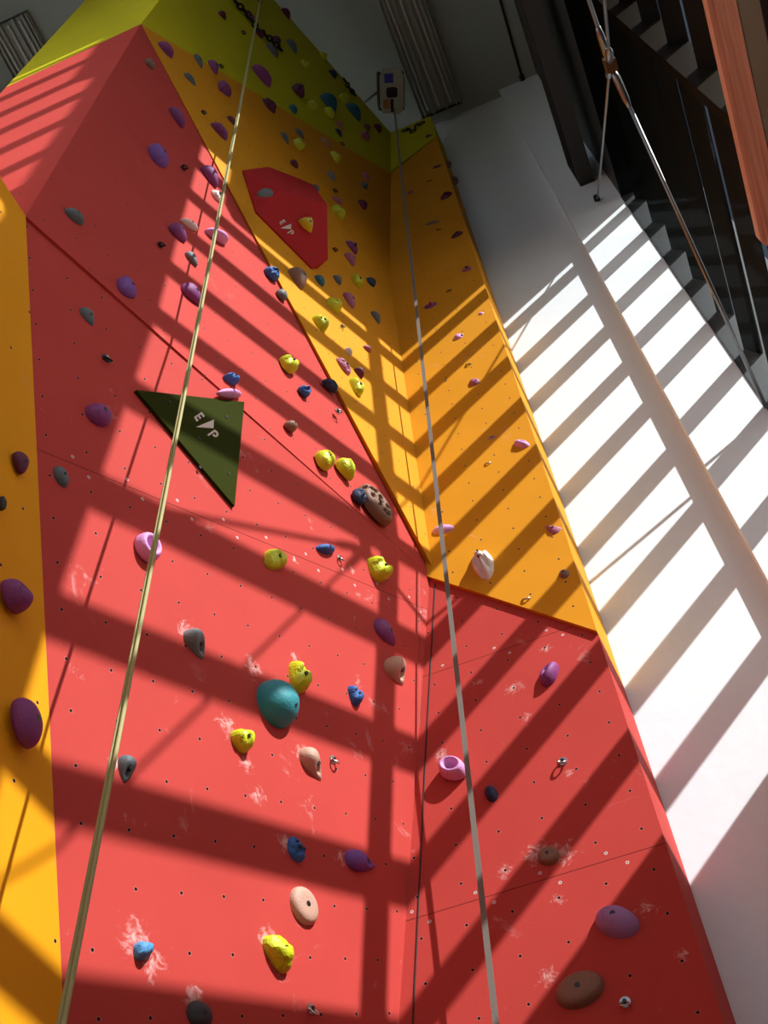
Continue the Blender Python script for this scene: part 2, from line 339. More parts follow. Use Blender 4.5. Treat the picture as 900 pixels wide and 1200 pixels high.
# cross bracing rods
N0 = ray(715, 75)*(.955/ray(715, 75).x); E1 = ray(700, 235)*(YP/ray(700, 235).y); E2 = ray(898, 478)*(3.97/ray(898, 478).y)
rdir1 = ray(708, 0)*(.90/ray(708, 0).x); rdir2 = ray(690, 0)*(.915/ray(690, 0).x)
g1 = N0+(rdir1-N0)*5; g2 = N0+(rdir2-N0)*5
br = empty('cross_brace', N0, 'crossed steel tie rods joined at a turnbuckle in front of the louvered window', 'brace')
rodm = plain('rod_steel', srgb(128, 128, 128), .35, .9)
for p, r in ((E1, .0085), (g1, .0085), (E2, .0125), (g2, .0125)):
    d = (p-N0).normalized(); b = MB(); b.tube([N0+d*.22, p], r, 10); b.build('tie_rod', rodm, br, p, True)
    b = MB(); b.tube([N0+d*.03, N0+d*.08, N0+d*.2, N0+d*.26], [.012, .024, .022, r], 10); b.build('turnbuckle', rodm, br, N0, True)
b = MB(); b.obox(N0, (.03, 0, 0), (0, .035, 0), (0, 0, .05)); b.build('hub_plate', plain('hub_bronze', srgb(112, 84, 52), .45, .7), br, N0)
b = MB(); b.tube([E1-Vector((0, .05, 0)), E1], .026, 10); b.build('anchor_foot', blackm, br, E1, True)

# wooden ledge seen from below, upper right
wm, t, bs = nodes('red_wood'); tc = t.nodes.new('ShaderNodeTexCoord'); mp = t.nodes.new('ShaderNodeMapping'); mp.inputs['Scale'].default_value = (30, .8, 30)
ns = t.nodes.new('ShaderNodeTexNoise'); ns.inputs['Scale'].default_value = 2.2; ns.inputs['Detail'].default_value = 8; rp = t.nodes.new('ShaderNodeValToRGB')
rp.color_ramp.elements[0].position = .3; rp.color_ramp.elements[0].color = srgb(186, 124, 100); rp.color_ramp.elements[1].position = .75; rp.color_ramp.elements[1].color = srgb(226, 176, 150)
t.links.new(tc.outputs['Object'], mp.inputs[0]); t.links.new(mp.outputs[0], ns.inputs['Vector']); t.links.new(ns.outputs['Fac'], rp.inputs[0]); t.links.new(rp.outputs[0], bs.inputs['Base Color']); bs.inputs['Roughness'].default_value = .45
zw = 4.1
lx0, lx1, ly = .229*zw, .263*zw, ray(889, 293).y/ray(889, 293).z*zw
ld = empty('ledge', (lx0, ly, zw), 'reddish wooden ledge with rounded end and grey strip, upper right corner', 'ledge')
b = MB(); pts = []
w_ = .27*zw-lx0*0; xe = .2515*zw
for i in range(7):
    a = math.pi/2*i/6; pts.append((lx0+.035-.035*math.cos(a), ly-.035+.035*math.sin(a), zw))
pts += [(xe, ly, zw), (xe, -3, zw), (lx0, -3, zw)]
b.prism(pts, (0, 0, -1), .06); b.build('wood_board', wm, ld, (lx0, ly, zw))
b = MB(); b.box((lx0+.018, -3, zw-.006), (lx0+.032, ly-.03, zw+.001)); b.build('edge_moulding', wm, ld, (lx0, ly, zw))
b = MB(); b.box((xe+.004, -3, zw+.005), (xe+.075, ly-.2, zw+.05)); b.build('grey_strip', plain('grey_strip', srgb(126, 128, 112), .6, var=.1, scale=10), ld, (xe, ly, zw))
b = MB(); b.box((xe+.012, 1.72, zw-.004), (xe+.04, 1.76, zw+.01)); b.build('clip', blackm, ld, (xe, 1.7, zw))
b = MB(); b.box((xe+.075, -3, zw+.02), (XG+.01, 3.9, zw+.03)); b.build('shelf_underside', blackm, ld, (xe, 1, zw))

# fluorescent ceiling fixtures
alum = plain('fixture_aluminium', srgb(150, 152, 144), .55, .1, var=.08, scale=5)
tube_g = plain('fluorescent_tube', srgb(190, 192, 186), .5)
def fixture(x0, x1, y0, y1, label):
    z = ZC-.09; f_ = empty('ceiling_light', ((x0+x1)/2, (y0+y1)/2, z), label, 'ceiling light', 'unlit fluorescent ceiling lights')
    b = MB(); b.box((x0, y0, z+.03), (x1, y1, ZC)); b.build('housing', alum, f_, (x0, y0, ZC))
    w = x1-x0
    for k, fx in enumerate((0, .09, .30, .34, .62, .66, .86, .955)):
        if k in (3, 5): continue
        b = MB(); b.box((x0+w*fx, y0, z-.03), (x0+w*fx+(.012 if k in (0, 7) else .02), y1, z+.03)); b.build('reflector_rib', alum, f_, (x0+w*fx, y0, z))
    for fx in (.2, .48, .76):
        b = MB(); b.tube([(x0+w*fx, y0+.06, z+.005), (x0+w*fx, y1-.06, z+.005)], .017, 10); b.build('fluorescent_tube', tube_g, f_, (x0+w*fx, y0, z), True)
    for ya_ in (y0, y1-.015):
        b = MB(); b.box((x0, ya_, z-.03), (x1, ya_+.015, z+.03)); b.build('end_cap', blackm, f_, (x0, ya_, z))
fixture(-.275, .24, 1.1, 3.94, 'long unlit fluorescent ceiling light beside the rope device, top centre')
fixture(-4.5, -3.985, 1.09, 3.6, 'unlit fluorescent ceiling light half hidden behind the yellow panel, top left')

# ---------------------------------------------------------------- ropes, strap and auto belay
def m_on(x, y, mval, q=.6):
    r = ray(x, y); return r*(mval/(r.y+q*r.x))
ropem = plain('rope_sheath', srgb(176, 170, 118), .8, bump=.5, scale=400, var=.18)
rx, ry = -1.318, 1.756
rp_ = empty('climbing_rope', (rx, ry, -1.2), 'doubled pale green top rope hanging from the anchor down the left side', 'rope')
b0 = ray(71, 1200); 
for k, s in enumerate((-1, 1)):
    pts = []
    for i in range(25):
        z = -1.2+(13.0+1.2)*i/24
        sp = .0082
        pts.append(Vector((rx+s*sp*.93, ry-s*sp*.36, z)))
    b = MB(); b.tube(pts, .0056, 10); b.build('rope_strand', ropem, rp_, pts[0], True)
b = MB(); b.tube([(rx-.012, ry, 12.98), (rx-.012, ry, 13.03), (rx, ry, 13.05), (rx+.012, ry, 13.03), (rx+.012, ry, 12.98)], .0078, 10); b.build('rope_bend', ropem, rp_, (rx, ry, 13), True)
dv_ = Vector((-.47, 3.3, 13.45))
T_, B_ = ray(462, 127), ray(570, 1100)
T_ = T_*(3.28/T_.y); B_ = m_on(570, 1100, 3.04); dd = (B_-T_).normalized(); E_ = B_+dd*2.6
strapm = plain('webbing', srgb(118, 110, 102), .8, bump=.3, scale=300, var=.1)
b = MB(); b.obox((T_+E_)/2, Vector((1, 0, 0))*.0115, Vector((0, .0015, 0)), (E_-T_)/2)
st = b.build('webbing_strap', strapm, None, E_); tag(st, 'grey webbing strap hanging from the ceiling belay device down the corner', 'strap')
# device
ab = empty('auto_belay_device', dv_, 'white and black auto belay box with blue label hanging below the ceiling', 'belay device')
ex = Vector((.93, .36, .05)).normalized(); ey = Vector((.08, .2, 1)); ey = (ey-ex*ey.dot(ex)).normalized(); ez = ey.cross(ex)*-1
if ez.y > 0: ez = -ez
def oct_prism(c, w, h, dpt, name, mat, ch=.3):
    b = MB(); pts = [(-w, -h*(1-ch)), (-w*(1-ch), -h), (w*(1-ch), -h), (w, -h*(1-ch)), (w, h*(1-ch)), (w*(1-ch), h), (-w*(1-ch), h), (-w, h*(1-ch))]
    b.prism([c+ex*x+ez*z-ey*dpt for x, z in pts], -ey, dpt*2); return b.build(name, mat, ab, c)
whp = plain('device_white', srgb(190, 196, 192), .5); 
oct_prism(dv_, .135, .235, .10, 'case', whp)
oct_prism(dv_-ex*.125+ey*.02, .022, .2, .105, 'side_shell', blackm); oct_prism(dv_+ex*.125+ey*.02, .022, .2, .105, 'side_shell', blackm)
oct_prism(dv_+ex*.0-ez*.01-ey*.095, .062, .055, .02, 'strap_nozzle', blackm)
oct_prism(dv_-ex*.03+ez*.14-ey*.1, .05, .05, .004, 'blue_label', plain('label_blue', srgb(60, 62, 190), .5), .05)
oct_prism(dv_-ex*.06-ez*.13-ey*.1, .04, .05, .004, 'orange_label', plain('label_tan', srgb(190, 130, 80), .5), .05)
oct_prism(dv_-ex*.0-ez*.15-ey*.1, .016, .07, .006, 'black_stripe', blackm, .05)
b = MB(); b.tube([ray(427, 120)*(13.35/ray(427, 120).z), ray(447, 104)*(13.62/ray(447, 104).z)], .014, 8); b.build('bracket_arm', plain('bracket_grey', srgb(150, 152, 148), .5), ab, dv_, True)
b = MB(); b.tube([dv_+ez*.22, Vector((dv_.x, dv_.y+.05, ZC))], .012, 8); b.build('hanging_sling', blackm, ab, dv_, True)

# ---------------------------------------------------------------- volumes with the white emblem
def emblem(parent, plane, cx, cy, sc, off):
    """E, triangle, P painted on the face; placed from three points of the photo, letters lie in the face"""
    def P(x, y): return plane.hit(cx+x*sc, cy+y*sc, off)
    def st(name, polys):
        b = MB()
        for pl in polys: b.prism([P(*q) for q in pl], plane.n, .002)
        b.build(name, logom, parent, P(0, 0))
    def bar(x0, y0, x1, y1, w):
        dx, dy = x1-x0, y1-y0; l = math.hypot(dx, dy); nx, ny = -dy/l*w/2, dx/l*w/2
        return [(x0+nx, y0+ny), (x1+nx, y1+ny), (x1-nx, y1-ny), (x0-nx, y0-ny)]
    st('letter_e', [bar(-15.5, -9, -7, -14.5, 2.2), bar(-15.2, -9.5, -12, -4.8, 2.2), bar(-11.4, -12, -8.4, -7.6, 2), bar(-7.6, -14.3, -4.3, -9.8, 2.2)])
    st('triangle_mark', [[(-14, 2.4), (7.3, -6.5), (7, 3.9)]])
    pts = [(8.6, 6.6), (11.6, 9.6), (11.8, 12.2), (9.4, 13.6), (6.3, 11.4)]
    st('letter_p', [bar(.2, 12.4, 9.2, 6.2, 2.3)]+[bar(*pts[i], *pts[i+1], 2.2) for i in range(4)])
# green triangle
off = .018
gp = [PL.hit(160, 457, off), PL.hit(286.5, 471, off), PL.hit(275, 593, off)]
gv = [p-PL.n*.05*0 for p in gp]
green = empty('triangle_volume', gp[0], 'flat dark green triangular plate with white emblem on the red slab', 'climbing volume')
PG = Plane(gp[0], gp[1], gp[2]); b = MB(); b.prism(gp, PL.n, off+.01); b.build('plate', mGreen, green, gp[0], uvp=PG)
emblem(green, PG, 243.5, 498, .98, .003)
for x, y in ((198.5, 471.5), (265.5, 488.3), (233.5, 513.7), (268, 555), (234.5, 547.5)):
    c = PG.hit(x, y, .001); b = MB(); b.tube([c-PG.n*.004, c+PG.n*.002], .008, 10); b.build('bolt_hole', blackm, green, c)
# red faceted volume
def lift(x, y, h): return PV.hit(x, y, h)
base = [(285, 199.5), (315, 195.5), (366, 215), (383.5, 240), (384.3, 304), (366, 314), (300.5, 248)]
rim = [lift(x, y, .012) for x, y in base]; foot = [p-PV.n*.1 for p in rim]; I1 = lift(329, 223, .17); PRV = Plane(rim[6], I1, rim[5])
for i_ in (3, 4): rim[i_] = PRV.hit(*base[i_])
foot = [p-PV.n*(PV.n.dot(p)-PV.d+.04) for p in rim]
rv = empty('faceted_volume', rim[0], 'red faceted volume with white emblem bolted to the orange wall', 'climbing volume')
vs = rim+foot+[I1]; n = 7
fcs = [(0, 1, 14), (6, 0, 14), (1, 2, 14), (2, 3, 14), (14, 3, 4, 5, 6)]
fcs += [(i, (i+1) % 7, (i+1) % 7+7, i+7) for i in range(7)]
vo = obj('volume_shell', vs, fcs, mRedVol, rv, rim[0], uvp=PV)
emblem(rv, PRV, 337, 266, .58, .004)

# ---------------------------------------------------------------- climbing holds
rnd = random.Random(7)
RAD = math.radians
def proj(P):
    return (450+F*R0.dot(P)/R2.dot(P), 600+F*R1.dot(P)/R2.dot(P))
def facet_of(x, y):
    """which face of the climbing wall a picture point lies on"""
    cre = [(480, 1200), (499, 880), (510, 680), (459.5, 330), (460, 120)]
    for (x0, y0), (x1, y1) in zip(cre, cre[1:]):
        if y1 <= y <= y0 or (y > 1200): 
            cx = x0+(x1-x0)*(y-y0)/(y1-y0)
            if x > cx: return PR
            break
    p = PL.hit(x, y)
    if x < 30+(y-255)*.048: return PO
    if p.z < A.z+(B.z-A.z)*(p.y-A.y)/(B.y-A.y): return PL
    p = PV.hit(x, y)
    if p.z > apex.z+(crease_k.z-apex.z)*(p.y-apex.y)/(crease_k.y-apex.y): return PT
    return PV
def hold_mesh(kind, U, V, N, h, seed):
    """U, V half axes in the wall, N out of it; returns verts, faces"""
    rg = random.Random(seed); ns, nr = {'facet': (22, 9), 'ring': (28, 12), 'tri': (24, 9), 'plate': (48, 22), 'horn': (30, 14)}.get(kind, (26, 10))
    vs = []; rings = []
    ph = rg.uniform(0, 6.28); so = Vector((seed*3.1, seed*1.7, 0))
    for j in range(nr+1):
        if kind == 'ball': a = math.pi*.5*(1-j/nr); r = math.cos(a); 
        else: r = math.sin(math.pi/2*j/nr) if kind != 'ring' else (j/nr)
        row = []
        for i in range(ns):
            th = 2*math.pi*i/ns+(ph*.3 if kind == 'facet' else 0); c, s = math.cos(th), math.sin(th)
            x, y = c, s
            if kind == 'drop': y = s*(1-.42*c); 
            elif kind == 'horn': y = s*(1-.5*c)*(.95); x = c
            elif kind == 'tri': 
                k = 1/max(math.cos(((th+math.pi/3) % (2*math.pi/3))-math.pi/3), .5); k = 1+(k-1)*.55; x, y = c*k*.82, s*k*.82
            elif kind == 'facet': k = 1+.10*math.sin(3*th+ph)+0; x, y = c*k, s*k
            elif kind in ('rock', 'jug'):
                k = 1+.09*math.sin(2*th+ph)+.06*math.sin(3*th+ph*2); x, y = c*k, s*k
            x *= r; y *= r
            if kind == 'ball': z = math.sin(a)
            elif kind in ('pad',): z = (1-r**6)**.5
            elif kind == 'ring': z = (1-min(1, abs(r-.68)/.34)**2.2)**.6 if r > .34 else .12
            elif kind == 'facet': z = max(0, 1-r**2.8)**.55
            elif kind == 'plate': z = (1-r**8)**.5
            else: z = max(0, 1-r**2.3)**.6
            if kind == 'horn': z *= (.72-.4*x)
            if kind == 'drop': z *= (.85-.22*x)
            if kind == 'jug':
                z *= 1-.55*math.exp(-(((x-.05)/.4)**2+((y+.35)/.3)**2)); z *= 1+.22*y
            if kind == 'pad': z *= 1
            if kind == 'rock':
                z *= .8+.5*noise.noise(Vector((x*2.4, y*2.4, 0))+so)+.2*noise.noise(Vector((x*6, y*6, 0))+so)
            if kind == 'facet':
                g = math.sin(5.2*(x*math.cos(ph)+y*math.sin(ph)+.25*(x*math.sin(ph)-y*math.cos(ph))**2)+ph); z *= 1+.11*max(-1, min(1, g*4))*(1 if r < .93 else 0)+.12*x*math.cos(ph*2)
            if kind == 'horn': z *= 1-.75*math.exp(-(((x-.42)/.3)**2+((y-.05)/.28)**2))
            if kind == 'plate':
                for pk in range(11):
                    px_, py_ = -.8+.16*pk, .42*math.sin(pk*2.3+1); z *= 1-.85*math.exp(-(((x-px_)/.085)**2+((y-py_)/.22)**2)**2)
            if kind in ('oval', 'drop', 'ball', 'horn', 'jug'): z *= 1+.05*noise.noise(Vector((x*2, y*2, 1))+so)
            row.append(U*x+V*y+N*(h*max(z, 0)))
            if r == 0: row = [row[0]]*1; break
        rings.append(row)
    if kind == 'ball': pass
    idx = []; 
    for row in rings: idx.append([len(vs)+k for k in range(len(row))]); vs += row
    # foot ring sunk into the panel
    foot = [v-N*.012 for v in rings[-1]]; idx.append([len(vs)+k for k in range(ns)]); vs += foot
    fs_ = []
    for a_, b_ in zip(idx, idx[1:]):
        if len(a_) == 1: fs_ += [(a_[0], b_[i], b_[(i+1) % ns]) for i in range(ns)]
        else: fs_ += [(a_[i], b_[i], b_[(i+1) % ns], a_[(i+1) % ns]) for i in range(ns)]
    fs_.append(tuple(idx[-1]))
    return vs, fs_
def hold(x, y, w, h, ang, kind, col, prot, desc, pl=None, group=None, seed=None):
    """centre x,y and size w,h (w along ang) as seen in the photo, mapped on to the wall face"""
    pl = pl or facet_of(x, y); ca, sa = math.cos(RAD(ang)), math.sin(RAD(ang))
    c = pl.hit(x, y)
    U = (pl.hit(x+ca*w/2, y+sa*w/2)-pl.hit(x-ca*w/2, y-sa*w/2))/2; V = pl.n.cross(U)
    if V.dot(pl.hit(x-sa*3, y+ca*3)-c) < 0: V = -V
    seed = seed or int(x*7+y*13) % 997
    pxm = (R2.dot(c))/F; um = max(w, h)/2*pxm*1.5
    if U.length > um: U = U*(um/U.length)
    V = V.normalized()*min(U.length*1.1, max(h/2*pxm*1.1, U.length*.35)); hh = prot*2*(U.length*V.length)**.5
    for it in range(7):                                   # size it so that it looks as wide and as high as in the photo
        size = (U.length*V.length)**.5
        vs, fs_ = hold_mesh(kind, U, V, pl.n, hh, seed)
        P = [proj(v+c) for v in vs]; a_ = [p[0]*ca+p[1]*sa for p in P]; b_ = [-p[0]*sa+p[1]*ca for p in P]
        ea, eb = max(a_)-min(a_), max(b_)-min(b_); ma, mb = (max(a_)+min(a_))/2, (max(b_)+min(b_))/2
        gx, gy = ma*ca-mb*sa, ma*sa+mb*ca
        p0 = proj(c); c = pl.hit(p0[0]+x-gx, p0[1]+y-gy)
        if it == 6: break
        U *= (w/ea)**.9; f_ = (h/eb)**.55; V *= f_; hh *= f_
        if V.length > 1.25*U.length: V *= 1.25*U.length/V.length
        if hh > 2.2*prot*2*U.length: hh = 2.2*prot*2*U.length
    name = 'climbing_hold'
    smooth = kind not in ('facet', 'plate')
    o = obj(name, [v+c for v in vs], fs_, HM[col], None, c, smooth)
    tag(o, desc, 'climbing hold', group)
    if w*h > 150:
        top = {'ring': .2, 'facet': .97, 'horn': .6, 'jug': .8, 'drop': .84}.get(kind, .97)*hh
        off = {'ball': U*.0, 'horn': U*.1}.get(kind, V*0.0)
        r = min(.008, size*.13); cc = c+off+pl.n*top
        if kind == 'ball': cc = c+U*.32-V*.2+pl.n*hh*.9
        b = MB(); b.tube([cc-pl.n*.02, cc+pl.n*.0015], [r*1.35, r*1.35], 14); b.tube([cc+pl.n*.0016, cc+pl.n*.002], [r*.6, r*.55], 6)
        b.build('bolt', boltm, o, cc, False)
        if w*h > 700 and kind not in ('ring', 'horn', 'facet'):
            cc = c-U*.5+V*.1+pl.n*hh*(.93 if kind == 'pad' else .8); b = MB(); b.tube([cc-pl.n*.02, cc+pl.n*.001], [r*.7, r*.7], 12); b.build('set_screw', boltm, o, cc, False)
    return o
def hanger(x, y, s, desc, pl=None, dark=False, ang=70):
    """bolt hanger: a bent steel ear with an eye, held by one bolt"""
    pl = pl or facet_of(x, y); c = pl.hit(x, y, .02); c -= pl.n*.02
    sz = s*R2.dot(c)/F
    dn = (pl.hit(x, y+3)-pl.hit(x, y)).normalized(); sd = pl.n.cross(dn)
    o = empty('bolt_hanger', c, desc, 'bolt hanger')
    mt = boltm if dark else metal
    b = MB(); r = sz*.42; pts = [c+(sd*math.cos(a)+dn*math.sin(a))*r+pl.n*.004 for a in [2*math.pi*i/14 for i in range(14)]]; b.prism(pts, pl.n, .006); b.build('plate', mt, o, c)
    b = MB(); cc = c+dn*r*.75+pl.n*r*.9; b.torus(cc, dn+pl.n*.8, sd, r*.85, sz*.085, 18, 8); b.build('eye', mt, o, c, True)
    b = MB(); b.tube([c+pl.n*.002, c+pl.n*.014], sz*.17, 6); b.build('bolt', boltm if not dark else metal, o, c)
    return o
def chain(pts, label, pl, n):
    o = empty('anchor_chain', pl.hit(*pts[0], .03), label, 'anchor chain')
    P = [pl.hit(*p, .03) for p in pts]
    for i in range(n):
        t_ = i/(n-1)*(len(P)-1); k = min(int(t_), len(P)-2); p = P[k].lerp(P[k+1], t_-k); d = (P[k+1]-P[k]); L = sum((P[j+1]-P[j]).length for j in range(len(P)-1))/n*.62; d.normalize()
        b = MB(); sd = pl.n if i % 2 else pl.n.cross(d); b.torus(p, d, sd, L*.75, .011, 14, 6, sx=1.35); b.build('chain_link', blackm, o, p, True)
    return o
